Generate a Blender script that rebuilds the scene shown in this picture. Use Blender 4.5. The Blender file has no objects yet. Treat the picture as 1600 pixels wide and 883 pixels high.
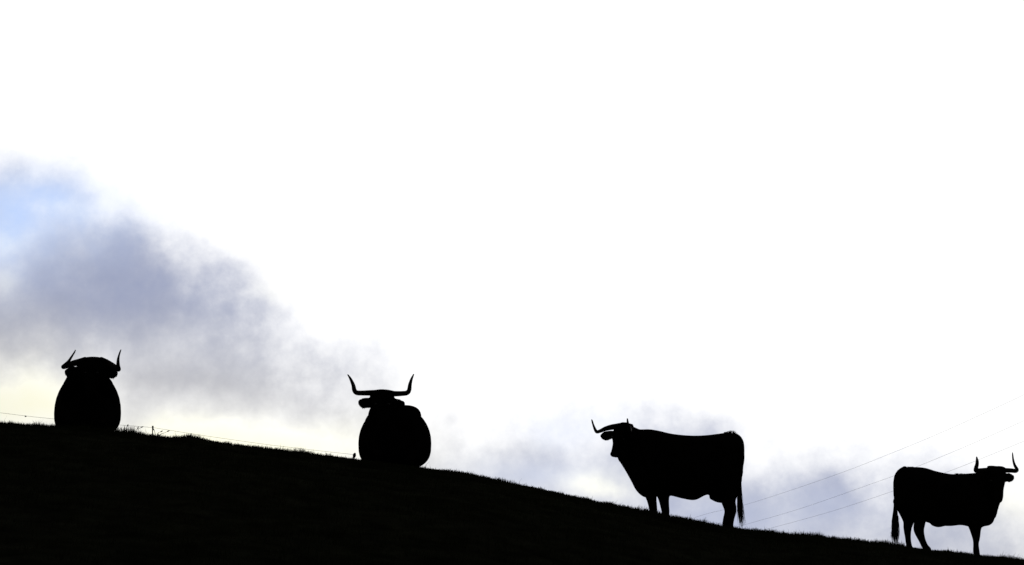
import bpy, math, random
import numpy as np
from mathutils import Vector, Matrix

random.seed(7)
rng = np.random.default_rng(7)
scene = bpy.context.scene
col = scene.collection
R = math.radians

# ------------------------------------------------------------------ camera
CAM = Vector((0.0, 0.0, 1.6))
PITCH = R(9.0)
FPX = 4930.0                      # focal length in pixels of a 1600 px wide frame
cam_d = bpy.data.cameras.new('camera')
cam = bpy.data.objects.new('camera', cam_d)
col.objects.link(cam)
cam.location = CAM
cam.rotation_euler = (R(90) + PITCH, 0, 0)
cam_d.sensor_width = 36.0
cam_d.lens = 36.0 * FPX / 1600.0
cam_d.clip_end = 20000
scene.camera = cam
FWD = Vector((0, math.cos(PITCH), math.sin(PITCH)))
UP = Vector((0, -math.sin(PITCH), math.cos(PITCH)))


def P(px, py, Y):
    """world point seen at photograph pixel (px, py), Y metres up the field"""
    d = FWD + Vector((1, 0, 0)) * ((px - 800) / FPX) + UP * (-(py - 441.5) / FPX)
    return CAM + d * (Y / d.y)


# ------------------------------------------------------------------ view, sun, sky
SUN_EL, SUN_AZ = R(17.0), R(1.5)
scene.view_settings.view_transform = 'Standard'
scene.view_settings.look = 'None'
scene.view_settings.gamma = 1.0
scene.view_settings.use_curve_mapping = False
scene.view_settings.exposure = 0.0
scene.cycles.max_bounces = 5

sun_d = bpy.data.lights.new('sun', 'SUN')
sun_d.energy = 0.5
sun_d.angle = R(10)
sun_d.color = (1.0, 0.95, 0.86)
sun = bpy.data.objects.new('sun', sun_d)
col.objects.link(sun)
SUNV = Vector((math.sin(SUN_AZ) * math.cos(SUN_EL), math.cos(SUN_AZ) * math.cos(SUN_EL), math.sin(SUN_EL)))
sun.rotation_euler = (-SUNV).to_track_quat('-Z', 'Y').to_euler()
sun.location = SUNV * 100

world = bpy.data.worlds.new('World')
scene.world = world
world.use_nodes = True
nt = world.node_tree
nt.nodes.clear()


class E:
    """tiny expression builder for math nodes"""
    def __init__(self, s): self.s = s
    def _b(self, o, op, rev=False):
        n = nt.nodes.new('ShaderNodeMath'); n.operation = op
        a, b = (o, self) if rev else (self, o)
        for i, v in enumerate((a, b)):
            if isinstance(v, E): nt.links.new(v.s, n.inputs[i])
            else: n.inputs[i].default_value = v
        return E(n.outputs[0])
    def __add__(s, o): return s._b(o, 'ADD')
    __radd__ = __add__
    def __mul__(s, o): return s._b(o, 'MULTIPLY')
    __rmul__ = __mul__
    def __sub__(s, o): return s._b(o, 'SUBTRACT')
    def __rsub__(s, o): return s._b(o, 'SUBTRACT', True)
    def __truediv__(s, o): return s._b(o, 'DIVIDE')
    def f(s, op, o=0.0): return s._b(o, op)


def smooth(x, lo, hi):
    n = nt.nodes.new('ShaderNodeMapRange'); n.interpolation_type = 'SMOOTHSTEP'
    nt.links.new(x.s, n.inputs['Value'])
    n.inputs['From Min'].default_value = lo; n.inputs['From Max'].default_value = hi
    return E(n.outputs[0])


tc = nt.nodes.new('ShaderNodeTexCoord')
DIR = tc.outputs['Generated']


def noise(scale, detail, rough=0.55, off=(0, 0, 0), stretch=(1, 1, 1)):
    m = nt.nodes.new('ShaderNodeMapping'); nt.links.new(DIR, m.inputs['Vector'])
    m.inputs['Location'].default_value = off
    m.inputs['Scale'].default_value = stretch
    n = nt.nodes.new('ShaderNodeTexNoise')
    n.inputs['Scale'].default_value = scale; n.inputs['Detail'].default_value = detail
    n.inputs['Roughness'].default_value = rough
    nt.links.new(m.outputs[0], n.inputs['Vector'])
    return E(n.outputs['Fac'])


sep = nt.nodes.new('ShaderNodeSeparateXYZ'); nt.links.new(DIR, sep.inputs[0])
dx, dy, dz = (E(sep.outputs[i]) for i in range(3))
DEG = 180 / math.pi
az0 = dx.f('ARCTAN2', dy) * DEG
el0 = dz.f('ARCSINE') * DEG
n1 = noise(16, 6, 0.55, (3.1, 0.4, 1.2))
n2 = noise(16, 6, 0.55, (8.7, 5.3, 2.2))
n3 = noise(34, 9, 0.62, (1.7, 9.3, 4.4))
n5 = noise(90, 5, 0.6, (4.7, 1.3, 0.4))
n6 = noise(30, 4, 0.5, (2.9, 6.1, 3.3), (1.0, 1.0, 1.6))
n4 = noise(9, 5, 0.5, (0.7, 2.3, 7.4))
az = az0 + (n1 - 0.5) * 2.2
el = el0 + (n2 - 0.5) * 1.6
# angle from the sun
dp = nt.nodes.new('ShaderNodeVectorMath'); dp.operation = 'DOT_PRODUCT'
nt.links.new(DIR, dp.inputs[0]); dp.inputs[1].default_value = SUNV
theta = E(dp.outputs['Value']).f('MINIMUM', 0.99999).f('ARCCOSINE') * DEG
t1 = theta / 17.0
t2 = theta / 32.0
lum = 0.045 + 0.30 * (t2 * -1.0).f('EXPONENT') + 1.55 * (t1 * t1 * -1.0).f('EXPONENT')
# top of the grey cloud bank against compass bearing (degrees)
pts = [(-20, 11.8), (-14, 11.4), (-10.5, 11.0), (-8.2, 10.7), (-7.2, 10.15), (-6.2, 9.3), (-5, 8.55), (-3.8, 7.75),
       (-2.5, 7.0), (-1.4, 6.5), (0, 6.4), (1.3, 6.45), (3, 6.15), (4.5, 6.0), (6, 5.75), (7, 5.4), (8.5, 4.9),
       (10, 4.6), (14, 4.6), (20, 5.0)]
fc = nt.nodes.new('ShaderNodeFloatCurve')
cv = fc.mapping.curves[0]
cv.points[0].location = ((pts[0][0] + 20) / 40, pts[0][1] / 15)
cv.points[1].location = ((pts[-1][0] + 20) / 40, pts[-1][1] / 15)
for a_, e_ in pts[1:-1]:
    cv.points.new((a_ + 20) / 40, e_ / 15)
fc.mapping.update()
azn = ((az + 20.0) / 40.0).f('MAXIMUM', 0.0).f('MINIMUM', 1.0)
nt.links.new(azn.s, fc.inputs['Value'])
edge = E(fc.outputs[0]) * 15.0


def blob(px, py, sx, sy):
    a0 = (px - 800) / 86.05; e0 = 9 - (py - 441.5) / 86.05
    u = (az - a0) / (sx / 86.05); v = (el - e0) / (sy / 86.05)
    return ((u * u + v * v) * -1.0).f('EXPONENT')


dens = smooth((edge - el) + (n3 - 0.5) * 2.2 + (n6 - 0.5) * 0.7, -1.15, 0.95)
gaps = (0.72 * blob(45, 622, 110, 50) + 0.60 * blob(270, 690, 110, 46) + 0.66 * blob(450, 705, 140, 48) + 0.15 * blob(620, 650, 60, 50)
        + 0.50 * blob(930, 752, 60, 28) + 0.45 * blob(1600, 800, 60, 40) + 0.30 * blob(395, 468, 45, 20)
        + 0.45 * blob(5, 395, 40, 24) + 0.35 * blob(115, 350, 45, 18) + 0.35 * blob(5, 455, 30, 18) + 0.12 * blob(690, 720, 60, 40)) * (0.05 + 0.9 * n3 + 1.0 * n6)
thick = (0.50 + (n3 - 0.5) * 1.2 + (n4 - 0.5) * 0.25 + (n5 - 0.5) * 0.45 + (n6 - 0.5) * 0.6 + 0.40 * blob(195, 435, 160, 95) + 0.36 * blob(50, 500, 140, 55)
         + 0.20 * blob(350, 510, 140, 55) + 0.24 * blob(430, 590, 140, 42) + 0.16 * blob(290, 592, 60, 18)
         + 0.16 * blob(790, 725, 160, 44) + 0.20 * blob(1110, 805, 170, 60) + 0.20 * blob(1290, 810, 190, 70))
cloud = (dens * thick - gaps * dens).f('MAXIMUM', 0.0)
cloud = 1.0 - (cloud * -1.15 - cloud * cloud * 1.0).f('EXPONENT')   # light lost through the cloud's depth
blue = (blob(55, 345, 140, 62) * 1.2 + blob(900, 660, 80, 30) * 0.42 + blob(830, 735, 130, 36) * 0.40 + blob(1180, 810, 240, 50) * 0.26 + blob(10, 410, 70, 60) * 0.4 + blob(1250, 235, 90, 60) * 0.10) * (0.75 + (n3 - 0.5) * 1.2)
blue = blue.f('MAXIMUM', 0.0).f('MINIMUM', 1.0)
warm = (gaps * dens).f('MINIMUM', 1.0)

sky = nt.nodes.new('ShaderNodeTexSky'); sky.sky_type = 'NISHITA'; sky.sun_disc = False
sky.sun_elevation = SUN_EL; sky.sun_rotation = SUN_AZ


def mixc(fac, a, b, mode='MIX'):
    n = nt.nodes.new('ShaderNodeMix'); n.data_type = 'RGBA'; n.blend_type = mode; n.clamp_factor = True
    if isinstance(fac, E): nt.links.new(fac.s, n.inputs[0])
    else: n.inputs[0].default_value = fac
    for i, v in ((6, a), (7, b)):
        if isinstance(v, tuple): n.inputs[i].default_value = (*v, 1)
        else: nt.links.new(v.s if isinstance(v, E) else v, n.inputs[i])
    return n.outputs[2]


def scale(c, e):
    n = nt.nodes.new('ShaderNodeVectorMath'); n.operation = 'SCALE'
    if isinstance(c, tuple): n.inputs[0].default_value = c
    else: nt.links.new(c, n.inputs[0])
    if isinstance(e, E): nt.links.new(e.s, n.inputs['Scale'])
    else: n.inputs['Scale'].default_value = e
    return n.outputs[0]


BG = 0.05                                   # strength of the background
glowf = lum.f('MINIMUM', 1.12)
veil = scale((1.0, 1.0, 1.0), lum.f('MINIMUM', 1.12) * (0.96 + 0.14 * n3) * (1 / BG))
lowf = smooth(el + 0.12 * az, 8.0, 6.0) * smooth(az, 3.0, -3.0)
greyc = mixc(lowf, (0.250, 0.285, 0.425), (0.37, 0.37, 0.395))
grey = scale(greyc, glowf * (0.97 + (n3 - 0.5) * 0.35) * (1 / BG))
pale = scale((0.98, 0.96, 0.76), glowf * (1 / BG))
bluec = scale((0.26, 0.50, 0.98), glowf * (1 / BG))
clear = mixc(0.75, sky.outputs[0], bluec)     # the clear sky between the clouds
c = mixc(warm * 1.2, veil, pale)
c = mixc(cloud, c, grey)
c = mixc(blue, c, clear)
bg = nt.nodes.new('ShaderNodeBackground'); bg.inputs['Strength'].default_value = BG
nt.links.new(c, bg.inputs['Color'])
out = nt.nodes.new('ShaderNodeOutputWorld')
nt.links.new(bg.outputs[0], out.inputs['Surface'])


# ------------------------------------------------------------------ materials
def material(name, rgb, rough=0.9, spec=0.1, var=0.3, nscale=20.0, bump=0.0, bscale=150.0, rgb2=None, trans=0.0):
    m = bpy.data.materials.new(name); m.use_nodes = True
    t = m.node_tree; b = t.nodes['Principled BSDF']
    b.inputs['Roughness'].default_value = rough
    b.inputs['Specular IOR Level'].default_value = spec
    c_ = t.nodes.new('ShaderNodeTexCoord')
    n = t.nodes.new('ShaderNodeTexNoise'); n.inputs['Scale'].default_value = nscale; n.inputs['Detail'].default_value = 6
    t.links.new(c_.outputs['Object'], n.inputs['Vector'])
    r = t.nodes.new('ShaderNodeValToRGB')
    lo = tuple(v * (1 - var) for v in rgb); hi = rgb2 or tuple(v * (1 + var) for v in rgb)
    r.color_ramp.elements[0].position = 0.3; r.color_ramp.elements[0].color = (*lo, 1)
    r.color_ramp.elements[1].position = 0.7; r.color_ramp.elements[1].color = (*hi, 1)
    t.links.new(n.outputs['Fac'], r.inputs[0]); t.links.new(r.outputs[0], b.inputs['Base Color'])
    if bump:
        n2_ = t.nodes.new('ShaderNodeTexNoise'); n2_.inputs['Scale'].default_value = bscale; n2_.inputs['Detail'].default_value = 4
        t.links.new(c_.outputs['Object'], n2_.inputs['Vector'])
        bp = t.nodes.new('ShaderNodeBump'); bp.inputs['Strength'].default_value = bump; bp.inputs['Distance'].default_value = 0.01
        t.links.new(n2_.outputs['Fac'], bp.inputs['Height']); t.links.new(bp.outputs[0], b.inputs['Normal'])
    if trans:
        tr = t.nodes.new('ShaderNodeBsdfTranslucent'); t.links.new(r.outputs[0], tr.inputs['Color'])
        mx = t.nodes.new('ShaderNodeMixShader'); mx.inputs[0].default_value = trans
        t.links.new(b.outputs[0], mx.inputs[1]); t.links.new(tr.outputs[0], mx.inputs[2])
        t.links.new(mx.outputs[0], t.nodes['Material Output'].inputs['Surface'])
    return m


M_HIDE = material('black_hide', (0.007, 0.006, 0.0055), 1.0, 0.0, 0.4, 6, 0.4, 160)
M_HAIR = material('black_hair', (0.010, 0.008, 0.006), 0.9, 0.03, 0.4, 40)
M_HORN = material('dark_horn', (0.022, 0.019, 0.016), 0.6, 0.08, 0.5, 9, 0.2, 60)
M_HOOF = material('hoof_keratin', (0.02, 0.017, 0.014), 0.7, 0.1, 0.3, 30)
M_EYE = material('eye', (0.006, 0.005, 0.004), 0.25, 0.3, 0.2, 20)
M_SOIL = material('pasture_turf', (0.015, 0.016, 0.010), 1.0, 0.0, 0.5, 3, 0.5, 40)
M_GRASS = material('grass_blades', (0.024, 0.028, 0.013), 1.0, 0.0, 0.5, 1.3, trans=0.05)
M_WEED = material('dry_weed', (0.045, 0.038, 0.020), 1.0, 0.0, 0.4, 30)
M_POST = material('steel_post', (0.05, 0.045, 0.04), 0.8, 0.1, 0.4, 30)
M_INSUL = material('black_insulator', (0.012, 0.012, 0.013), 0.6, 0.2, 0.2, 30)
M_WIRE = material('fence_wire', (0.10, 0.10, 0.10), 0.7, 0.2, 0.3, 30)
M_CABLE = material('power_cable', (0.06, 0.06, 0.065), 0.7, 0.2, 0.3, 3)


# ------------------------------------------------------------------ helpers
def mesh_obj(name, verts, faces, mat, parent=None, smooth_=True):
    me = bpy.data.meshes.new(name)
    me.from_pydata([tuple(v) for v in verts], [], faces)
    me.update()
    if smooth_:
        me.polygons.foreach_set('use_smooth', [True] * len(me.polygons))
    me.materials.append(mat)
    o = bpy.data.objects.new(name, me); col.objects.link(o)
    if parent:
        o.parent = parent
        o.matrix_parent_inverse = Matrix.Translation(-parent.location)
    return o


def catmull(rows, sub):
    """rows: list of equal-length tuples; returns interpolated rows"""
    a = np.array(rows, float)
    if sub <= 1 or len(a) < 3: return a
    p = np.vstack([2 * a[0] - a[1], a, 2 * a[-1] - a[-2]])
    outr = []
    for i in range(1, len(p) - 2):
        for k in range(sub):
            t = k / sub
            outr.append(0.5 * ((2 * p[i]) + (-p[i-1] + p[i+1]) * t + (2*p[i-1] - 5*p[i] + 4*p[i+1] - p[i+2]) * t*t
                               + (-p[i-1] + 3*p[i] - 3*p[i+1] + p[i+2]) * t**3))
    outr.append(a[-1])
    return np.array(outr)


class Shell:
    def __init__(self): self.v = []; self.f = []

    def tube(self, rows, side=(0, 1, 0), sub=4, n=20, ebot=2.0, etop=2.0, cap=0.6, fixed=None):
        """rows: (x, y, z, side radius, top radius[, bottom radius]) along a path.
        fixed: a tangent shared by all rings (keeps torso rings upright)"""
        rows = [tuple(r) if len(r) == 6 else tuple(r) + (r[4],) for r in rows]
        a = catmull(rows, sub)
        a[:, 3:] = np.maximum(a[:, 3:], 0.002)
        c_ = a[:, :3]
        tan = np.gradient(c_, axis=0)
        # rounded ends
        def endrows(first):
            i = 0 if first else -1
            t = tan[i] / (np.linalg.norm(tan[i]) + 1e-9) * (-1 if first else 1)
            if fixed is not None:
                t = np.array(fixed, float) * (np.sign(np.dot(t, fixed)) or 1)
            rr = a[i, 3:].min() * cap
            res = []
            for ang in (30, 60, 82):
                s = math.sin(R(ang)); k = math.cos(R(ang))
                res.append(np.concatenate([c_[i] + t * rr * s, a[i, 3:] * k]))
            return res
        st = endrows(True)[::-1]; en = endrows(False)
        full = np.vstack([st, a, en])
        tfull = np.vstack([np.repeat(tan[:1], 3, 0), tan, np.repeat(tan[-1:], 3, 0)])
        base = len(self.v)
        sd0 = np.array(side, float)
        for r_, t in zip(full, tfull):
            t = np.array(fixed, float) if fixed is not None else t
            t = t / (np.linalg.norm(t) + 1e-9)
            s = sd0 - t * np.dot(sd0, t); s /= np.linalg.norm(s) + 1e-9
            u = np.cross(t, s)
            if u[2] < 0 and fixed is not None: u = -u
            for k in range(n):
                th = 2 * math.pi * k / n
                cc, ss = math.cos(th), math.sin(th)
                ex = etop if ss >= 0 else ebot
                x_ = math.copysign(abs(cc) ** (2 / ex), cc) * r_[3]
                y_ = math.copysign(abs(ss) ** (2 / ex), ss) * (r_[4] if ss >= 0 else r_[5])
                self.v.append(r_[:3] + s * x_ + u * y_)
        m = len(full)
        for i in range(m - 1):
            for k in range(n):
                a0 = base + i * n + k; a1 = base + i * n + (k + 1) % n
                self.f.append((a0, a1, a1 + n, a0 + n))
        self.f.append(tuple(base + k for k in range(n))[::-1])
        self.f.append(tuple(base + (m - 1) * n + k for k in range(n)))
        return self

    def build(self, name, mat, parent=None):
        return mesh_obj(name, self.v, self.f, mat, parent)


def fuse(o, voxel=0.016, iters=3):
    """merge the overlapping shells into one continuous skin"""
    # consistent outward normals first
    import bmesh
    bm = bmesh.new(); bm.from_mesh(o.data); bmesh.ops.recalc_face_normals(bm, faces=bm.faces); bm.to_mesh(o.data); bm.free()
    md = o.modifiers.new('r', 'REMESH'); md.mode = 'VOXEL'; md.voxel_size = voxel; md.use_smooth_shade = True
    sm = o.modifiers.new('s', 'SMOOTH'); sm.factor = 0.5; sm.iterations = iters
    dg = bpy.context.evaluated_depsgraph_get()
    me = bpy.data.meshes.new_from_object(o.evaluated_get(dg))
    old = o.data; mats = [m for m in old.materials]
    o.modifiers.clear(); o.data = me
    bpy.data.meshes.remove(old)
    me.materials.clear()
    for m in mats: me.materials.append(m)
    me.polygons.foreach_set('use_smooth', [True] * len(me.polygons))
    return o


def strands(name, items, mat, parent=None):
    """items: list of point lists with start radius -> thin 3-sided tapering hairs joined in one tuft"""
    v, f = [], []
    for pts_, r0 in items:
        pts_ = [Vector(p) for p in pts_]
        k = len(pts_)
        for i, p in enumerate(pts_):
            t = (pts_[min(i + 1, k - 1)] - pts_[max(i - 1, 0)]).normalized()
            s = t.cross(Vector((0.3, 0.9, 0.2))).normalized(); u = t.cross(s)
            r_ = r0 * (1 - 0.9 * i / (k - 1))
            for j in range(3):
                th = 2.094 * j
                v.append(p + s * (r_ * math.cos(th)) + u * (r_ * math.sin(th)))
        b = len(v) - 3 * k
        for i in range(k - 1):
            for j in range(3):
                a0 = b + 3 * i + j; a1 = b + 3 * i + (j + 1) % 3
                f.append((a0, a1, a1 + 3, a0 + 3))
    return mesh_obj(name, v, f, mat, parent)


def empty(name, loc, label, cat, group=None):
    o = bpy.data.objects.new(name, None); col.objects.link(o)
    o.location = loc; o.empty_display_size = 0.3
    o['label'] = label; o['category'] = cat
    if group: o['group'] = group
    return o


def tag(o, label, cat, group=None):
    o['label'] = label; o['category'] = cat
    if group: o['group'] = group
    return o


# ------------------------------------------------------------------ the hill
CREST = [(0, 658.8), (35, 661), (60, 662.5), (84, 664.3), (140, 669), (170, 673), (189, 674.5), (210, 674), (227, 677), (245, 679), (273, 681.5), (288, 681),
         (297, 680), (306, 683), (320, 686), (350, 690), (385, 694.5), (420, 699), (455, 703.3), (490, 708), (522, 711.5), (553, 716), (610, 722.5), (664, 729),
         (700, 733), (735, 738), (782, 748.5), (830, 758.5), (878, 769), (925, 780), (972, 789), (1015, 797), (1048, 805), (1091, 812), (1129, 819), (1162, 824.6),
         (1210, 830), (1258, 833.6), (1281, 835.3), (1321, 840.5), (1353, 844), (1392, 848.3), (1445, 855.6), (1510, 862.8), (1555, 868.3), (1600, 873.6)]
YC = 41.0
cx_ = np.array([P(a, b, YC).x for a, b in CREST]); cz_ = np.array([P(a, b, YC).z for a, b in CREST]) - 0.034
# carry the crest on beyond the picture
cx_ = np.concatenate([[-400, -90, -40, -20, -12], cx_, [12, 20, 40, 90, 400]])
cz_ = np.concatenate([[8.6, 8.4, 7.9, 7.2, cz_[0] + 0.33], cz_, [cz_[-1] - 0.65, 2.9, 1.8, 1.2, 1.0]])

_perm = np.random.default_rng(3).random((256, 256))


def vnoise(x, y):
    xi = np.floor(x).astype(int); yi = np.floor(y).astype(int)
    fx = x - xi; fy = y - yi
    fx = fx * fx * (3 - 2 * fx); fy = fy * fy * (3 - 2 * fy)
    g = lambda i, j: _perm[i % 256, j % 256]
    return ((g(xi, yi) * (1 - fx) + g(xi + 1, yi) * fx) * (1 - fy) + (g(xi, yi + 1) * (1 - fx) + g(xi + 1, yi + 1) * fx) * fy) - 0.5


KC, LC = 0.035, 6.0


def ground_z(x, y):
    x = np.asarray(x, float); y = np.asarray(y, float)
    xr = x * (YC / np.clip(y, 30, 52))          # the crest line follows the field's own fan
    zc = np.interp(xr, cx_, cz_)
    d = y - YC
    s = (zc - CAM.z) / YC
    z = zc + s * np.clip(d, -60, 60) - KC * d * d / (1 + np.abs(d) / LC)
    z = z + 0.030 * vnoise(x * 2.3, y * 2.3) + 0.016 * vnoise(x * 6 + 40, y * 6 + 9)
    lo = np.where(y < YC, 0.0, -12.0) + 0 * x
    blend = 1.5
    zz = np.clip((z - lo) * blend, -60, 60)
    return lo + np.log1p(np.exp(zz)) / blend


def gz(x, y): return float(ground_z(x, y))


def axis(lo, hi, step, far):
    mid = np.arange(lo, hi + 1e-6, step)
    g = step * np.cumsum(1.22 ** np.arange(1, 60))
    g = g[g < far]
    return np.concatenate([(lo - g)[::-1], mid, hi + g])


xs = axis(-11.0, 11.0, 0.11, 5000); ys = axis(30.0, 50.0, 0.11, 5000)
XX, YY = np.meshgrid(xs, ys)
ZZ = ground_z(XX, YY)
nx, ny = len(xs), len(ys)
idx = np.arange(nx * ny).reshape(ny, nx)
quads = np.stack([idx[:-1, :-1], idx[:-1, 1:], idx[1:, 1:], idx[1:, :-1]], -1).reshape(-1, 4)


def np_mesh(name, V, F, mat):
    me = bpy.data.meshes.new(name)
    k = F.shape[1]
    me.vertices.add(len(V)); me.vertices.foreach_set('co', np.asarray(V, np.float32).ravel())
    me.loops.add(F.size); me.loops.foreach_set('vertex_index', F.astype(np.int32).ravel())
    me.polygons.add(len(F)); me.polygons.foreach_set('loop_start', np.arange(0, F.size, k, dtype=np.int32))
    me.update(calc_edges=True)
    me.polygons.foreach_set('use_smooth', np.ones(len(F), bool))
    me.materials.append(mat)
    o = bpy.data.objects.new(name, me); col.objects.link(o)
    return o


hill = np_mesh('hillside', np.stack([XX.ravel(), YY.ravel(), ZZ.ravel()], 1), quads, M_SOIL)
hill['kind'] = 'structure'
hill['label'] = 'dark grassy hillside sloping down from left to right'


# grass: blades all over the slope that can be seen, thickest along the crest
def blades(n, x0, x1, y0, y1, h0, h1, w):
    x = rng.uniform(x0, x1, n); y = rng.uniform(y0, y1, n)
    keep = rng.random(n) < 0.35 + 1.3 * (vnoise(x * 1.7 + 11, y * 1.7) + 0.5) * (vnoise(x * 5 + 3, y * 5 + 77) + 0.75)
    x, y = x[keep], y[keep]; n = len(x)
    cl = (vnoise(x * 1.1 + 5, y * 1.1 + 8) + 0.5)
    cl2 = (vnoise(x * 4.1 + 25, y * 4.1 + 3) + 0.5)
    cl3 = (vnoise(x * 11 + 2, y * 3 + 31) + 0.5)
    h = (h0 + (h1 - h0) * rng.random(n) ** 2) * (0.30 + 0.7 * cl * cl2 * 2.2 + 0.8 * cl3 ** 3)
    # a few rank tufts left of the first post
    for px, py, a_, b_ in ((203, 673, 0.13, 1.2), (298, 680, 0.12, 1.0), (1268, 833, 0.12, 0.8), (178, 674, .08, .8), (1405, 848, .15, .6)):
        c = P(px, py, YC)
        h *= 1 + b_ * np.exp(-((x - c.x) / a_) ** 2 - ((y - YC) / 0.5) ** 2)
    z = ground_z(x, y) - 0.006
    th = rng.uniform(0, 2 * math.pi, n); lean = rng.uniform(0.1, 0.9, n) ** 1.5 * h
    ld = rng.uniform(0, 2 * math.pi, n)
    lx, ly = np.cos(ld) * lean, np.sin(ld) * lean
    wx, wy = np.cos(th) * w * rng.uniform(0.6, 1.3, n), np.sin(th) * w * rng.uniform(0.6, 1.3, n)
    V = np.empty((n, 5, 3))
    V[:, 0] = np.stack([x - wx, y - wy, z], 1); V[:, 1] = np.stack([x + wx, y + wy, z], 1)
    V[:, 2] = np.stack([x - .7 * wx + .35 * lx, y - .7 * wy + .35 * ly, z + .6 * h], 1)
    V[:, 3] = np.stack([x + .7 * wx + .35 * lx, y + .7 * wy + .35 * ly, z + .6 * h], 1)
    V[:, 4] = np.stack([x + lx, y + ly, z + h], 1)
    b = (np.arange(n) * 5)[:, None, None]
    T = np.array([[0, 1, 3], [0, 3, 2], [2, 3, 4]])[None] + b
    return V.reshape(-1, 3), T.reshape(-1, 3)


Vs, Fs, off = [], [], 0
for a in ((230000, -9.4, 9.4, 39.2, 42.4, .018, .056, .0032), (150000, -8.5, 9.0, 31.0, 39.2, .03, .07, .003),
          (50000, -9.6, 9.6, 42.6, 48.0, .03, .07, .003), (1300, -9.4, 9.4, 40.0, 42.0, .05, .11, .003)):
    v_, f_ = blades(*a)
    Vs.append(v_); Fs.append(f_ + off); off += len(v_)
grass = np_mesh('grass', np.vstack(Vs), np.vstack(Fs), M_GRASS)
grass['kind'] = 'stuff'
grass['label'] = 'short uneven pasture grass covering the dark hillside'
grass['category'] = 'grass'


# ------------------------------------------------------------------ cattle
class Frame:
    def __init__(self, Y): self.Y = Y; self.s = Y / (FPX * 1.0) * 1.012       # metres per photo pixel there
    def __call__(self, px, py, d=0.0): return P(px, py, self.Y + d)


def row(F, px, py, d, *r): return (*F(px, py, d), *r)


def leg(sh, F, pts_, side=(0, 1, 0)):
    sh.tube(pts_, side, sub=3, n=14)


def foot_rows(F, px, d, top, knee_z, r):
    """lower leg ending on the ground below photo column px"""


def hoof(parent, c, fwd):
    """cloven hoof: two claws"""
    sh = Shell()
    fx, fy = fwd
    sx, sy = -fy, fx
    for s in (-1, 1):
        o = 0.021 * s
        sh.tube([(c[0] - fx * .035 + sx * o, c[1] - fy * .035 + sy * o, c[2] + .035, .020, .030),
                 (c[0] + fx * .005 + sx * o, c[1] + fy * .005 + sy * o, c[2] + .032, .022, .032),
                 (c[0] + fx * .05 + sx * o, c[1] + fy * .05 + sy * o, c[2] + .015, .017, .014)], (sx, sy, 0), sub=3, n=12)
    return sh.build('hoof', M_HOOF, parent)


def horn(parent, F, pts_):
    sh = Shell()
    rows = [row(F, px, py, d, r_, r_) for px, py, d, r_ in pts_]
    sh.tube(rows, (0, 0.3, 1), sub=6, n=14)
    return sh.build('horn', M_HORN, parent)


def eye(parent, c, r_=0.02):
    sh = Shell()
    sh.tube([(c[0] - r_ * .5, c[1], c[2], r_ * .8, r_ * .8), (c[0], c[1], c[2], r_, r_), (c[0] + r_ * .5, c[1], c[2], r_ * .8, r_ * .8)], (0, 1, 0), sub=2, n=12)
    return sh.build('eye', M_EYE, parent)


def ear(sh, F, pts_, side):
    """flattened leaf-shaped ear: broad across `side`"""
    rows = [row(F, px, py, d, a, b) for px, py, d, a, b in pts_]
    sh.tube(rows, side, sub=4, n=14)


def standing_leg(sh, parent, F, path, foot_px, foot_d, fwd, hoof_r=.045):
    """path: upper-leg rows (px,py,d,a,b); then straight down to a hoof on the ground"""
    rows = [row(F, *p[:3], *p[3:]) for p in path]
    x = F(foot_px, 800, foot_d).x; y = F.Y + foot_d
    g = gz(x, y)
    last = rows[-1]
    rows.append((x, y, g + .16, .042, .042))
    rows.append((x + fwd[0] * .01, y + fwd[1] * .01, g + .10, .050, .052))
    rows.append((x + fwd[0] * .03, y + fwd[1] * .03, g + .05, .042, .045))
    sh.tube(rows, (fwd[1] if fwd[1] else 0, 1, 0), sub=4, n=16)
    hoof(parent, (x + fwd[0] * .04, y + fwd[1] * .04, g), fwd)


# --- third animal: standing, facing left, head turned half towards the viewer
F = Frame(44.7)
base = F(1075, 815); base.z = gz(base.x, F.Y)
cow = empty('cow', base, 'long-horned black cow standing in profile facing left, tail hanging to the grass', 'cow', 'horned black cattle on the hill')
sh = Shell()


def torso(rows, F, ebot=2.3, etop=2.2):
    out_ = []
    for px, top, bot, hw in rows:
        c_ = F(px, (top + bot) / 2)
        b = (bot - top) / 2 * F.s
        # keep the widest line a little under the middle
        out_.append((c_.x, c_.y, c_.z - .12 * b, hw, b * 1.12, b * .88))
    sh.tube(out_, (0, 1, 0), sub=4, n=32, ebot=ebot, etop=etop, cap=.35, fixed=(1, 0, 0))


torso([(1159.5, 698, 728, .10), (1155, 687, 752, .20), (1148.5, 680, 772, .24), (1140, 676, 781, .26), (1126, 677.5, 780, .28),
       (1106, 680, 772.5, .33), (1086, 681, 781, .37), (1066, 680, 778.5, .38), (1047, 677.5, 774, .36), (1031, 673.5, 775, .33),
       (1016, 671, 777.5, .29), (1004, 671, 775.5, .23), (993, 671, 765, .18), (986, 670, 750, .15), (980, 668, 733, .13)], F)
# head: face turned about 40 degrees to the viewer
lat = (-.643, .766, 0)
sh.tube([row(F, 992, 690, .02, .13, .19), row(F, 981, 682, -.02, .125, .16), row(F, 973, 680, -.06, .11, .12)], (0, 1, 0), n=20)
sh.tube([row(F, 979, 664.5, -.02, .085, .05), row(F, 974, 670, -.06, .120, .105), row(F, 969, 681, -.10, .118, .115),
         row(F, 967.3, 693, -.14, .088, .098), row(F, 964.5, 701.5, -.165, .076, .080), row(F, 961, 710.5, -.18, .072, .062)], lat, sub=4, n=20)
sh.tube([row(F, 961, 709, -.18, .06, .05), row(F, 957.8, 709.7, -.215, .052, .045)], lat, sub=1, n=14)
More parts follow.
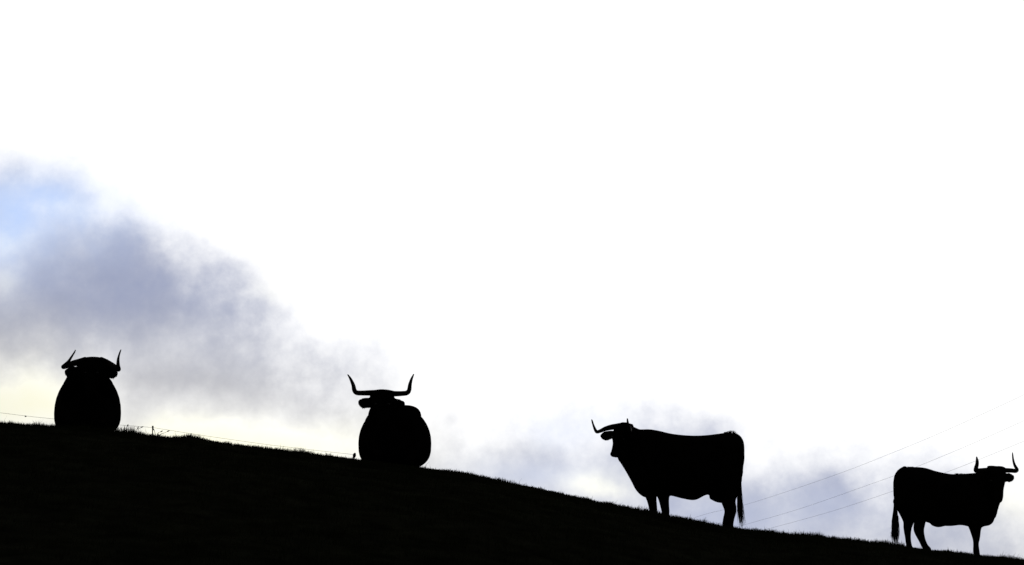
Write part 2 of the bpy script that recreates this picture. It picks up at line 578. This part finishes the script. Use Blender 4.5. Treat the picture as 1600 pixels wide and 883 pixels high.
# jaw and dewlap
sh.tube([row(F, 972, 700, -.08, .08, .09), row(F, 972.5, 713, -.06, .06, .075), row(F, 975.5, 720, -.04, .045, .065), row(F, 984, 737, 0, .04, .05), row(F, 995, 757, .01, .04, .05)], (0, 1, 0), n=16)
sh.tube([row(F, 970, 712, -.10, .06, .055), row(F, 972.5, 718.5, -.08, .055, .055)], lat, sub=1, n=14)
# ears
ear(sh, F, [(961, 678, .02, .045, .034), (954, 679.5, .07, .068, .03), (947, 681, .12, .074, .026), (941.5, 680.5, .16, .055, .02), (939, 679.5, .175, .028, .014)], (0, 0, 1))
ear(sh, F, [(979, 677, -.14, .03, .03), (983, 680, -.20, .05, .025), (986, 684, -.28, .06, .022), (988, 687, -.33, .03, .014)], (0, 0, 1))
# legs
standing_leg(sh, cow, F, [(1012, 735, -.13, .12, .16), (1015, 762, -.14, .10, .115), (1018.5, 782, -.14, .068, .07), (1021, 798, -.14, .058, .058), (1021.5, 805, -.14, .046, .046)], 1021.5, -.14, (-1, 0))
standing_leg(sh, cow, F, [(1030, 735, .12, .12, .16), (1035, 762, .13, .10, .12), (1037.5, 782, .14, .068, .075), (1040, 800, .14, .058, .058), (1040.5, 808, .14, .046, .046)], 1040.5, .14, (-1, 0))
standing_leg(sh, cow, F, [(1142, 735, -.13, .13, .18), (1140, 765, -.15, .11, .14), (1140, 783, -.15, .075, .09), (1144, 797, -.15, .052, .066), (1142, 811, -.15, .044, .05), (1141, 824, -.15, .042, .045)], 1141, -.15, (-1, 0))
standing_leg(sh, cow, F, [(1138, 735, .12, .13, .18), (1135.5, 768, .14, .11, .13), (1136, 785, .15, .075, .08), (1138.5, 798, .15, .052, .062), (1135, 811, .15, .044, .05), (1133, 822, .15, .042, .045)], 1133, .15, (-1, 0))
# sheath / udder line
sh.tube([row(F, 1112, 775, 0, .08, .05), row(F, 1121, 779.5, 0, .09, .05), row(F, 1131, 781, 0, .08, .05)], (0, 1, 0), n=16)
sh.tube([row(F, 1119, 779, -.04, .016, .016), row(F, 1119.5, 784, -.04, .012, .012)], (0, 1, 0), n=10)
sh.tube([row(F, 1124, 780, -.04, .016, .016), row(F, 1124.5, 785, -.04, .012, .012)], (0, 1, 0), n=10)
# tail
sh.tube([row(F, 1146, 681, 0, .05, .05), row(F, 1154, 685, 0, .04, .045), row(F, 1159, 694, 0, .035, .036), row(F, 1160.2, 712, -.01, .028, .03),
         row(F, 1158.5, 735, -.01, .024, .027), row(F, 1156, 757, -.01, .022, .026), row(F, 1155, 778, -.01, .018, .02)], (0, 1, 0), sub=4, n=14)
body = fuse(sh.build('body', M_HIDE, cow))
horn(cow, F, [(965, 666.5, .02, .044), (956, 667.5, .06, .040), (946, 670, .10, .033), (938, 673.5, .13, .026), (932.5, 674.8, .145, .0235),
              (929.8, 671, .14, .020), (927, 664, .13, .014), (925.4, 658.5, .12, .012), (924.5, 655.8, .115, .007)])
horn(cow, F, [(981, 666, -.08, .036), (983.5, 669, -.18, .033), (984.5, 673, -.29, .028), (984, 674, -.38, .024),
              (983, 669, -.43, .020), (981, 661, -.45, .016), (980.2, 654.3, -.45, .009)])
eye(cow, F(957, 684, -.17)); eye(cow, F(975, 687, -.235))
it = []
for i in range(260):
    t = random.random(); px = 1155.8 + random.uniform(-2.2, 2.2); py = 752 + 30 * t
    L = random.uniform(28, 60); ex = random.uniform(-3.2, 3.6) + (4 if random.random() < .06 else 0)
    d = random.uniform(-.03, .03)
    p2 = min(py + L, 826 + min(0, random.gauss(-8, 10)))
    it.append(([F(px, py, d), F(px + ex * .7 - .5, (py + p2) / 2, d * 1.5), F(px + ex + 1.3 + (p2 - 790) * .05, p2, d * 1.4)], .0065))
strands('tail_switch', it, M_HAIR, cow)
it = []
for i in range(130):
    px = random.uniform(1131, 1158); top = 676 if px < 1146 else 676 + (px - 1146) ** 1.35 * .55
    L = random.uniform(1.5, 5.5) * min(1, .25 + (px - 1131) / 10)
    it.append(([F(px, top + 2.5, random.uniform(-.05, .05)), F(px + L * .1, top - L * .45, random.uniform(-.05, .05)), F(px + L * .5, top - L * .9 + 1, random.uniform(-.06, .06))], .005))
strands('hair_tuft', it, M_HAIR, cow)
it = []
for i in range(160):
    px = random.uniform(960, 990); d = random.uniform(-.14, .04)
    top = 660.5 + ((px - 975) / 12) ** 2 * 1.6
    it.append(([F(px, top + 4, d), F(px - 1, top + .3, d - .02), F(px - 3.0, top + 2.5, d - .06)], .006))
strands('poll_hair', it, M_HAIR, cow)

# --- fourth animal: standing, facing right, looking at the viewer
F = Frame(43.6)
base = F(1475, 860); base.z = gz(base.x, F.Y)
cow = empty('cow', base, 'black cow standing at far right facing right, horned head turned to the viewer', 'cow', 'horned black cattle on the hill')
sh = Shell()
torso([(1399.5, 749, 772, .08), (1403.5, 742, 790, .16), (1410, 735.5, 806, .22), (1418, 731, 813, .25), (1430, 730, 815, .28), (1446, 731.5, 815, .33),
       (1462, 736.5, 820, .37), (1484, 741, 821.5, .385), (1502, 741, 820, .36), (1516, 740, 823, .32), (1530, 739, 825, .28),
       (1540, 738.5, 819.5, .23), (1548, 739, 811, .18), (1554, 740, 795, .15), (1559, 742, 780, .12)], F)
sh.tube([row(F, 1540, 760, -.02, .20, .21), row(F, 1552, 753, -.06, .15, .17), row(F, 1557, 748, -.12, .12, .13)], (0, 1, 0), n=20)
lat = (-.97, -.25, 0)
sh.tube([row(F, 1556, 731.5, -.08, .135, .04), row(F, 1556.5, 740, -.13, .128, .11), row(F, 1557.5, 752, -.18, .118, .12),
         row(F, 1558.5, 765, -.25, .085, .10), row(F, 1559, 776, -.30, .076, .078), row(F, 1559, 782, -.325, .066, .056)], lat, sub=4, n=20)
sh.tube([row(F, 1558, 762, -.10, .06, .09), row(F, 1557.5, 775, -.07, .04, .08), row(F, 1553.5, 790, -.05, .03, .07), row(F, 1549, 806, -.02, .045, .07)], (0, 1, 0), n=16)
sh.tube([row(F, 1531, 811, -.06, .11, .10), row(F, 1543, 812, -.04, .10, .085), row(F, 1548.5, 806, -.03, .07, .06)], (0, 1, 0), n=16)
ear(sh, F, [(1566, 743, -.12, .03, .028), (1572, 745.5, -.11, .062, .028), (1578, 746.5, -.09, .068, .026), (1582, 745.6, -.07, .05, .02), (1584, 744.8, -.06, .026, .014)], (0, 0, 1))
ear(sh, F, [(1547, 744, -.12, .03, .028), (1541, 747, -.15, .052, .024), (1535.5, 749, -.18, .060, .02), (1531, 750, -.2, .04, .014), (1529, 750, -.21, .018, .01)], (0, 0, 1))
standing_leg(sh, cow, F, [(1412, 780, .12, .13, .16), (1417.5, 800, .14, .10, .115), (1419.5, 815, .15, .068, .078), (1418, 825, .15, .052, .060), (1418.7, 840, .15, .043, .043), (1420.5, 853, .15, .042, .042)], 1421.5, .15, (1, 0))
standing_leg(sh, cow, F, [(1427, 780, -.12, .13, .17), (1435, 800, -.14, .11, .13), (1437, 815, -.15, .075, .085), (1435.7, 828, -.15, .06, .075), (1440.5, 843, -.15, .050, .050), (1446, 855, -.15, .048, .046)], 1449, -.15, (1, 0))
standing_leg(sh, cow, F, [(1527, 785, -.13, .12, .15), (1523.5, 812, -.14, .11, .125), (1524, 827, -.14, .075, .082), (1525.3, 841, -.14, .053, .054), (1524.8, 851, -.14, .040, .038), (1525.3, 861, -.14, .044, .046)], 1525.6, -.14, (1, 0))
standing_leg(sh, cow, F, [(1527, 785, .13, .12, .15), (1524.5, 812, .14, .11, .125), (1524.5, 827, .14, .072, .078), (1525.3, 841, .14, .05, .05), (1525.2, 851, .14, .040, .038), (1525.8, 861, .14, .042, .044)], 1526, .14, (1, 0))
sh.tube([row(F, 1458, 816, 0, .06, .05), row(F, 1465.5, 819, 0, .07, .045), row(F, 1474, 817, 0, .06, .05)], (0, 1, 0), n=16)
sh.tube([row(F, 1415, 733, 0, .05, .05), row(F, 1406, 738, 0, .04, .045), row(F, 1400, 747, 0, .032, .034), row(F, 1398.5, 762, 0, .026, .028),
         row(F, 1399, 780, 0, .024, .026), row(F, 1398.5, 800, 0, .022, .024), row(F, 1399, 818, 0, .018, .02)], (0, 1, 0), sub=4, n=14)
body = fuse(sh.build('body', M_HIDE, cow))
horn(cow, F, [(1560, 735, -.09, .040), (1570, 735, -.10, .034), (1580, 735.3, -.13, .031), (1587, 735.8, -.17, .029), (1589.0, 733.5, -.21, .024),
              (1585.5, 727, -.24, .019), (1583.2, 719, -.25, .014), (1582.3, 711, -.25, .010), (1582, 707.3, -.25, .006)])
horn(cow, F, [(1552, 735, -.10, .040), (1540, 735, -.15, .036), (1531, 735.4, -.21, .034), (1525.2, 735.4, -.26, .032), (1525.2, 731, -.30, .030),
              (1526.6, 725.5, -.32, .026), (1526.8, 720, -.32, .021), (1526, 714, -.31, .009)])
eye(cow, F(1566.5, 751, -.245)); eye(cow, F(1549.0, 752, -.285))
it = []
for i in range(330):
    t = random.random(); px = 1398.8 + random.uniform(-2.4, 2.4); py = 788 + 34 * t
    L = random.uniform(20, 46); ex = random.uniform(-6.5, 6.0)
    d = random.uniform(-.03, .03)
    p2 = min(py + L, 854 + min(0, random.gauss(-8, 10)))
    k = min(1, (p2 - 800) / 45)
    it.append(([F(px, py, d), F(px + ex * .8 * k, (py + p2) / 2 + 2, d * 1.5), F(px + ex * (1 - .35 * k) + .8, p2, d * 1.4)], .0065))
for i in range(12):
    py = random.uniform(815, 835)
    it.append(([F(1396, py, 0), F(1393.5, py + 5, 0), F(1391 + random.uniform(-1, 1.2), py + random.uniform(5, 12), .01)], .004))
strands('tail_switch', it, M_HAIR, cow)
it = []
for i in range(40):
    px = random.uniform(1412, 1428); L = random.uniform(1.5, 3.2)
    top = 730 if px > 1417 else 730 + (1417 - px) * .6
    it.append(([F(px, top + 2.5, random.uniform(-.05, .05)), F(px - L * .3, top - L * .25, random.uniform(-.05, .05)), F(px - L * .9, top - L * .1, random.uniform(-.06, .06))], .005))
strands('hair_tuft', it, M_HAIR, cow)
it = []
for i in range(40):
    px = random.uniform(1492, 1508); L = random.uniform(1, 2.6)
    it.append(([F(px, 742.5, random.uniform(-.05, .05)), F(px - L * .3, 741 - L * .5, random.uniform(-.05, .05)), F(px - L * .9, 740.8 - L * .4, random.uniform(-.06, .06))], .005))
strands('hair_tuft', it, M_HAIR, cow)
it = []
for i in range(160):
    px = random.uniform(1541, 1571); d = random.uniform(-.17, -.05)
    top = 728.2 + abs((px - 1556) / 14) ** 4 * 2.2
    it.append(([F(px, top + 5, d), F(px, top + .2, d - .02), F(px + random.uniform(-2, 2), top + 3, d - .06)], .006))
strands('poll_hair', it, M_HAIR, cow)


# --- the two lying animals, chests towards the viewer
def lying(F, rings, neck, headrows, jaw, ears, horns, legs, label, eyes, pollspan):
    base = F(*rings['base']); base.y = F.Y + .8; base.z = gz(base.x, base.y)
    cow = empty('cow', base, label, 'cow', 'horned black cattle on the hill')
    sh_ = Shell()
    out_ = []
    for d, cxp, hw, cyp, top, g_ in rings['rows']:
        c_ = F(cxp, cyp, d)
        gr = gz(c_.x, c_.y)
        up_ = (cyp - top) * F.s
        out_.append((c_.x, c_.y, c_.z, hw, up_, max(c_.z - gr - g_, .08)))
    sh_.tube(out_, (1, 0, 0), sub=4, n=36, ebot=3.0, etop=2.05, cap=.4, fixed=(0, 1, 0))
    sh_.tube([row(F, *r_) for r_ in neck], (1, 0, 0), sub=4, n=28, etop=2.5, ebot=2.5)
    sh_.tube([row(F, *r_) for r_ in headrows], (-1, 0, 0), sub=4, n=22)
    sh_.tube([row(F, *r_) for r_ in jaw], (1, 0, 0), sub=4, n=16)
    for e_ in ears: ear(sh_, F, e_, (0, 0, 1))
    xf = F(rings['base'][0], rings['base'][1]).x
    x0 = xf
    if 'shoulder' in rings:
        sh_.tube([row(F, *r_) for r_ in rings['shoulder']], (1, 0, 0), sub=3, n=20)
    for s in (-1, 1):
        # folded foreleg: elbow, bent knee in front, cannon tucked back
        kx, ky = x0 + s * .20, F.Y - .10
        kz = gz(kx, ky)
        sh_.tube([(x0 + s * .24, F.Y + .38, gz(x0 + s * .24, F.Y + .38) + .36, .10, .13), (x0 + s * .25, F.Y + .2, kz + .22, .085, .10),
                  (kx + s * .02, ky + .03, kz + .12, .06, .065), (kx, ky - .02, kz + .085, .058, .06)], (1, 0, 0), n=14)
        fx, fy = x0 + s * .13, F.Y + .30
        fz = gz(fx, fy)
        sh_.tube([(kx, ky, kz + .075, .052, .052), (x0 + s * .17, F.Y + .1, gz(x0 + s * .17, F.Y + .1) + .06, .04, .04),
                  (fx, fy, fz + .055, .04, .04)], (1, 0, 0), n=12)
        hoof(cow, (fx, fy + .04, fz + .015), (0, 1))
    # hind legs folded forward on one side, thighs bulging
    s = legs
    xb = xf * (F.Y + 1.3) / F.Y                # the body points at the viewer
    for k, (o, a_) in enumerate(((.29, .50), (.27, .62))):
        hx = x0 + s * (o if k == 0 else -o)
        yy = F.Y + 1.45
        hx += xb - x0
        g0 = gz(hx, yy)
        sh_.tube([(hx * .5 + xb * .5, yy + .08, g0 + .5, .16, .2), (hx, yy - .12, g0 + .32, .13, .19), (hx + s * .02, yy - .42, g0 + .17, .09, .10)], (1, 0, 0), n=16)
        hx2 = hx + s * .02
        sh_.tube([(hx2, yy - .4, g0 + .13, .06, .06), (hx2 - s * .02, yy - .16, gz(hx2, yy - .16) + .07, .05, .05), (hx2 - s * .05, yy - .55, gz(hx2, yy - .55) + .06, .04, .04)], (1, 0, 0), n=12)
        hoof(cow, (hx2 - s * .05, yy - .60, gz(hx2, yy - .6) + .01), (0, -1))
    # tail lying along the flank
    x0 = xf * (F.Y + 1.75) / F.Y
    tx, ty = x0 - s * .1, F.Y + 1.78
    sh_.tube([(x0, ty - .03, gz(x0, ty) + .62, .05, .05), (tx, ty + .06, gz(tx, ty) + .45, .035, .035), (tx - s * .1, ty + .08, gz(tx, ty) + .2, .026, .026),
              (tx - s * .25, ty - .05, gz(tx - s * .25, ty) + .04, .02, .02)], (1, 0, 0), n=12)
    fuse(sh_.build('body', M_HIDE, cow))
    for h in horns: horn(cow, F, h)
    for e_ in eyes: eye(cow, F(*e_))
    it = []
    a, b, top, d0, curve = pollspan
    mid = (a + b) / 2; half = (b - a) / 2
    for i in range(220):
        px = random.uniform(a, b); d = d0 + random.uniform(-.08, .05)
        t_ = top + ((px - mid) / half) ** 2 * curve
        it.append(([F(px, t_ + 6, d), F(px + random.uniform(-1, 1), t_ + .2, d - .03), F(px + random.uniform(-2, 2), t_ + random.uniform(3, 9), d - .07)], .006))
    strands('poll_hair', it, M_HAIR, cow)
    for e_ in ears:
        it = []
        for i in range(60):
            k = random.randrange(1, len(e_) - 1)
            q = e_[k]
            px = q[0] + random.uniform(-2.5, 2.5)
            py = q[1] + q[3] / F.s * random.uniform(.5, .95)
            it.append(([F(px, py - 3, q[2] - .01), F(px + random.uniform(-.5, .5), py, q[2] - .015), F(px + random.uniform(-1.5, 1.5), py + random.uniform(.8, 2.2), q[2] - .015)], .004))
        strands('ear_hair', it, M_HAIR, cow)
    tx2 = tx - s * .25
    it = []
    for i in range(40):
        ax = tx2 - s * random.uniform(.05, .28); ay = ty - .05 + random.uniform(-.06, .06)
        it.append(([(tx2, ty - .05, gz(tx2, ty) + .045), (tx2 - s * .06, ty - .05 + random.uniform(-.03, .03), gz(tx2, ty) + .05), (ax, ay, gz(ax, ay) + .02)], .005))
    strands('tail_switch', it, M_HAIR, cow)
    return cow


F = Frame(41.3)
lying(F,
      dict(base=(136.5, 672), rows=[(0.0, 140, .20, 640, 606, .02), (.14, 138, .31, 640, 594, .01), (.36, 137.8, .385, 640, 582, -.01), (.62, 136.8, .435, 644, 577, -.02),
                                    (.95, 136.8, .452, 646, 577, -.02), (1.25, 137, .42, 645, 577, -.02), (1.5, 137, .34, 640, 582, -.01), (1.72, 137, .22, 635, 592, .03)]),
      [(138.5, 624, .30, .36, .24), (138.5, 612, .16, .355, .19), (139.5, 603, .06, .335, .13), (141, 592, -.02, .29, .12), (143, 582, -.08, .20, .13)],
      [(145, 562, -.06, .17, .05), (144, 571, -.12, .195, .11), (143, 583, -.17, .15, .12), (143, 600, -.24, .10, .10), (143, 613, -.28, .085, .085), (143, 620, -.30, .07, .06)],
      [(143, 595, -.12, .06, .08), (142, 612, -.08, .04, .08), (141, 632, -.02, .035, .08), (140, 655, .02, .05, .09)],
      [[(124, 580, -.10, .06, .04), (116, 581, -.09, .076, .034), (109, 581.5, -.07, .078, .03), (104.5, 580.5, -.05, .055, .022), (101.8, 579, -.04, .025, .014)],
       [(162, 580, -.10, .06, .04), (170, 582, -.09, .076, .034), (176, 583.5, -.07, .074, .03), (180.5, 583, -.05, .052, .022), (183.4, 581.5, -.04, .025, .014)]],
      [[(134, 563.5, -.10, .052), (124, 566, -.11, .047), (114, 568, -.13, .040), (105, 571.5, -.16, .034), (99.3, 573.3, -.22, .031), (101, 571.5, -.29, .029),
        (107, 565, -.35, .020), (112.5, 556.5, -.38, .013), (116, 551, -.39, .010), (118, 547, -.39, .006)],
       [(157, 563.5, -.10, .052), (166, 567, -.11, .048), (175, 571.5, -.13, .043), (182.5, 576, -.17, .035), (185.5, 577, -.23, .029), (184.5, 571, -.30, .025),
        (184.6, 562, -.34, .018), (186, 555, -.36, .012), (187.6, 550, -.37, .010), (189, 546.5, -.37, .006)]],
      1, 'black cow lying at far left, head facing the viewer, horns drooping then turned up', [(134, 583, -.275), (152, 583, -.275)], (122, 168, 557.3, -.09, 4.5))

F = Frame(41.2)
lying(F,
      dict(base=(617, 722), shoulder=[(593, 662, .06, .15, .15), (592.5, 664, .18, .20, .20), (595, 668, .34, .20, .20)], rows=[(0.0, 606, .20, 680, 650, .02), (.14, 609, .33, 686, 642, .01), (.36, 613, .42, 690, 635, -.01), (.62, 616, .475, 692, 632, -.02),
                                  (.95, 617.2, .488, 693, 632, -.02), (1.25, 618, .45, 692, 632, -.02), (1.5, 619, .36, 688, 636, -.01), (1.72, 620, .24, 682, 644, .03)]),
      [(633, 653, .62, .22, .17), (629, 654, .36, .24, .18), (614, 659, .20, .31, .21), (604, 650, .09, .262, .20), (600, 638, -.04, .18, .15), (597, 626, -.10, .15, .12)],
      [(597, 613, -.08, .165, .045), (597, 620, -.13, .160, .10), (597, 632, -.18, .145, .12), (598, 650, -.25, .10, .10), (599, 663, -.29, .085, .085), (599, 670, -.31, .07, .06)],
      [(600, 645, -.12, .06, .08), (601, 662, -.08, .04, .08), (603, 682, -.02, .035, .08), (606, 705, .02, .05, .09)],
      [[(583, 628, -.10, .05, .034), (575, 629.3, -.09, .07, .03), (568, 629.8, -.07, .076, .026), (563.5, 628.3, -.055, .055, .02), (560.5, 627, -.045, .03, .014)],
       [(612, 627, -.10, .04, .034), (619, 629.5, -.09, .06, .03), (625, 631, -.07, .062, .024), (630, 631, -.05, .04, .016), (633, 632, -.04, .018, .01)]],
      [[(588, 614, -.10, .040), (577, 614, -.11, .036), (566, 614.2, -.13, .033), (557.5, 613.7, -.16, .032), (553.8, 610, -.19, .030), (552.3, 603, -.21, .026),
        (549.8, 596.5, -.23, .021), (546.8, 590.5, -.24, .015), (543.4, 585.5, -.25, .008)],
       [(606, 615, -.10, .040), (617, 615.3, -.11, .036), (628, 615, -.13, .033), (636, 613.8, -.16, .032), (639.3, 609.5, -.19, .029), (640.4, 602, -.21, .025),
        (642, 595.5, -.23, .020), (644, 590, -.24, .014), (646.4, 584.9, -.25, .008)]],
      -1, 'black cow lying chest on near the middle, head left of its hump, upright lyre horns', [(588, 632, -.285), (607, 632, -.285)], (578, 616, 608.3, -.10, 3.0))


# ------------------------------------------------------------------ electric fence behind the crest
def fence_post(px, py, label, bulb):
    Yp = 47.0
    top = P(px, py, Yp)
    g = gz(top.x, Yp)
    root = empty('fence_post', (top.x, Yp, g), label, 'fence post', 'electric fence posts')
    Shell().tube([(top.x, Yp, g - .15, .008, .008), (top.x + .004, Yp, (g + top.z) / 2, .008, .008), (top.x, Yp, top.z, .008, .008)], (0, 1, 0), sub=2, n=10).build('rod', M_POST, root)
    if bulb:
        Shell().tube([(top.x - .012, Yp, top.z - .05, .010, .010), (top.x, Yp, top.z - .03, .022, .022), (top.x + .006, Yp, top.z, .024, .024), (top.x + .014, Yp, top.z + .022, .012, .012)], (0, 1, 0), sub=3, n=12).build('insulator', M_INSUL, root)
    else:
        Shell().tube([(top.x + .005, Yp - .01, top.z - .022, .011, .011), (top.x + .005, Yp - .01, top.z + .012, .014, .014)], (0, 1, 0), sub=1, n=12).build('insulator', M_INSUL, root)
    return top


fence_post(238.3, 667.5, 'thin steel fence rod standing on the skyline right of the leftmost cow', False)
fence_post(553.3, 710.5, 'short fence rod with bulging black insulator, touching the second cow from left', True)
w = empty('fence_wire', P(238, 668, 47.0), 'thin electric fence wire running just above the skyline at left', 'wire')
rows = [(*P(a, b, 47.0), .0022, .0022) for a, b in ((-330, 606), (-160, 626.5), (-40, 640.5), (0, 645), (40, 650), (84, 654.6), (160, 662), (238, 668))]
Shell().tube(rows, (0, 1, 0), sub=4, n=6).build('strand', M_WIRE, w)
rows = [(*P(a, b, 47.0), .0022, .0022) for a, b in ((238, 668), (304, 678.5), (362, 687), (420, 695), (490, 703.3), (553, 710.4))]
Shell().tube(rows, (0, 1, 0), sub=4, n=6).build('strand', M_WIRE, w)
c0 = P(40, 650, 47.0)
Shell().tube([(c0.x - .012, c0.y, c0.z, .006, .006), (c0.x, c0.y, c0.z - .006, .011, .011), (c0.x + .012, c0.y, c0.z - .004, .006, .006)], (0, 1, 0), sub=2, n=8).build('wire_joiner', M_INSUL, w)

# ------------------------------------------------------------------ power cables crossing the valley behind
LINES = [('topmost of the three power cables rising to the right behind the cows', [(1075, 812), (1110, 801.5), (1165, 788.5), (1236, 766), (1322, 736), (1397, 706.5), (1466, 678), (1572, 630), (1640, 597), (1760, 536)]),
         ('middle power cable of three rising behind the rump of the rightmost cow', [(1080, 842), (1120, 832), (1167, 819), (1253, 794), (1366, 754.5), (1402, 741.5), (1470, 714), (1545, 682), (1640, 639), (1760, 582)]),
         ('lowest power cable of three, crossing the horn of the rightmost cow', [(1120, 845), (1160, 836), (1205, 825), (1263, 809.5), (1322, 792), (1395, 767.5), (1480, 737.5), (1567, 703), (1640, 672), (1760, 618)])]
for lab, pl in LINES:
    n = len(pl)
    rows = []
    for i, (a, b) in enumerate(pl):
        t = (a - 1075) / 700
        Yp = 150 - 70 * t
        rows.append((*P(a, b, Yp), .0037, .0037))
    tag(Shell().tube(rows, (0, 1, 0), sub=5, n=6).build('power_cable', M_CABLE), lab, 'cable', 'overhead power cables')

# ------------------------------------------------------------------ dry weed stalks on the skyline by the first cow
def weed(name, label, stalks):
    pts0 = stalks[0][0]
    b = P(pts0[0], pts0[1], YC)
    root = empty(name, (b.x, YC, gz(b.x, YC)), label, 'weed', 'weed stalks on the skyline')
    for st in stalks:
        rr = []
        for i, (a, b_) in enumerate(st):
            p = P(a, b_, YC)
            if i == 0: p.z = gz(p.x, YC) - .02
            k = .0042 * (1 - .55 * i / (len(st) - 1))
            rr.append((*p, k, k))
        s_ = Shell().tube(rr, (0, 1, 0), sub=4, n=7).build('stalk', M_WEED, root)
        e_ = rr[-1]; q = rr[-2]
        d = (Vector(e_[:3]) - Vector(q[:3])).normalized() * .018
        v = Vector(e_[:3])
        Shell().tube([(*v, .004, .004), (*(v + d), .0075, .0075), (*(v + 2 * d), .003, .003)], (0, 1, 0), sub=3, n=7).build('seed_head', M_WEED, root)


weed('weed', 'forked dry weed stalk between the leftmost cow and the thin fence rod', [[(216, 676), (216, 671.5), (217.5, 669.5), (220, 668.3)], [(213.5, 676), (213.6, 672.5), (214.6, 670.5)]])
weed('weed', 'bent dry weed stalk leaning right, just right of the thin fence rod', [[(248, 680), (252, 678.2), (257, 676.5), (261, 674.6)], [(244, 679), (247, 676.6), (250.5, 675)], [(243, 679), (242, 675), (241, 673)]])
weed('weed', 'small thin weed stem sticking up against the right flank of leftmost cow', [[(197, 675), (197.3, 670), (198.6, 667)]])
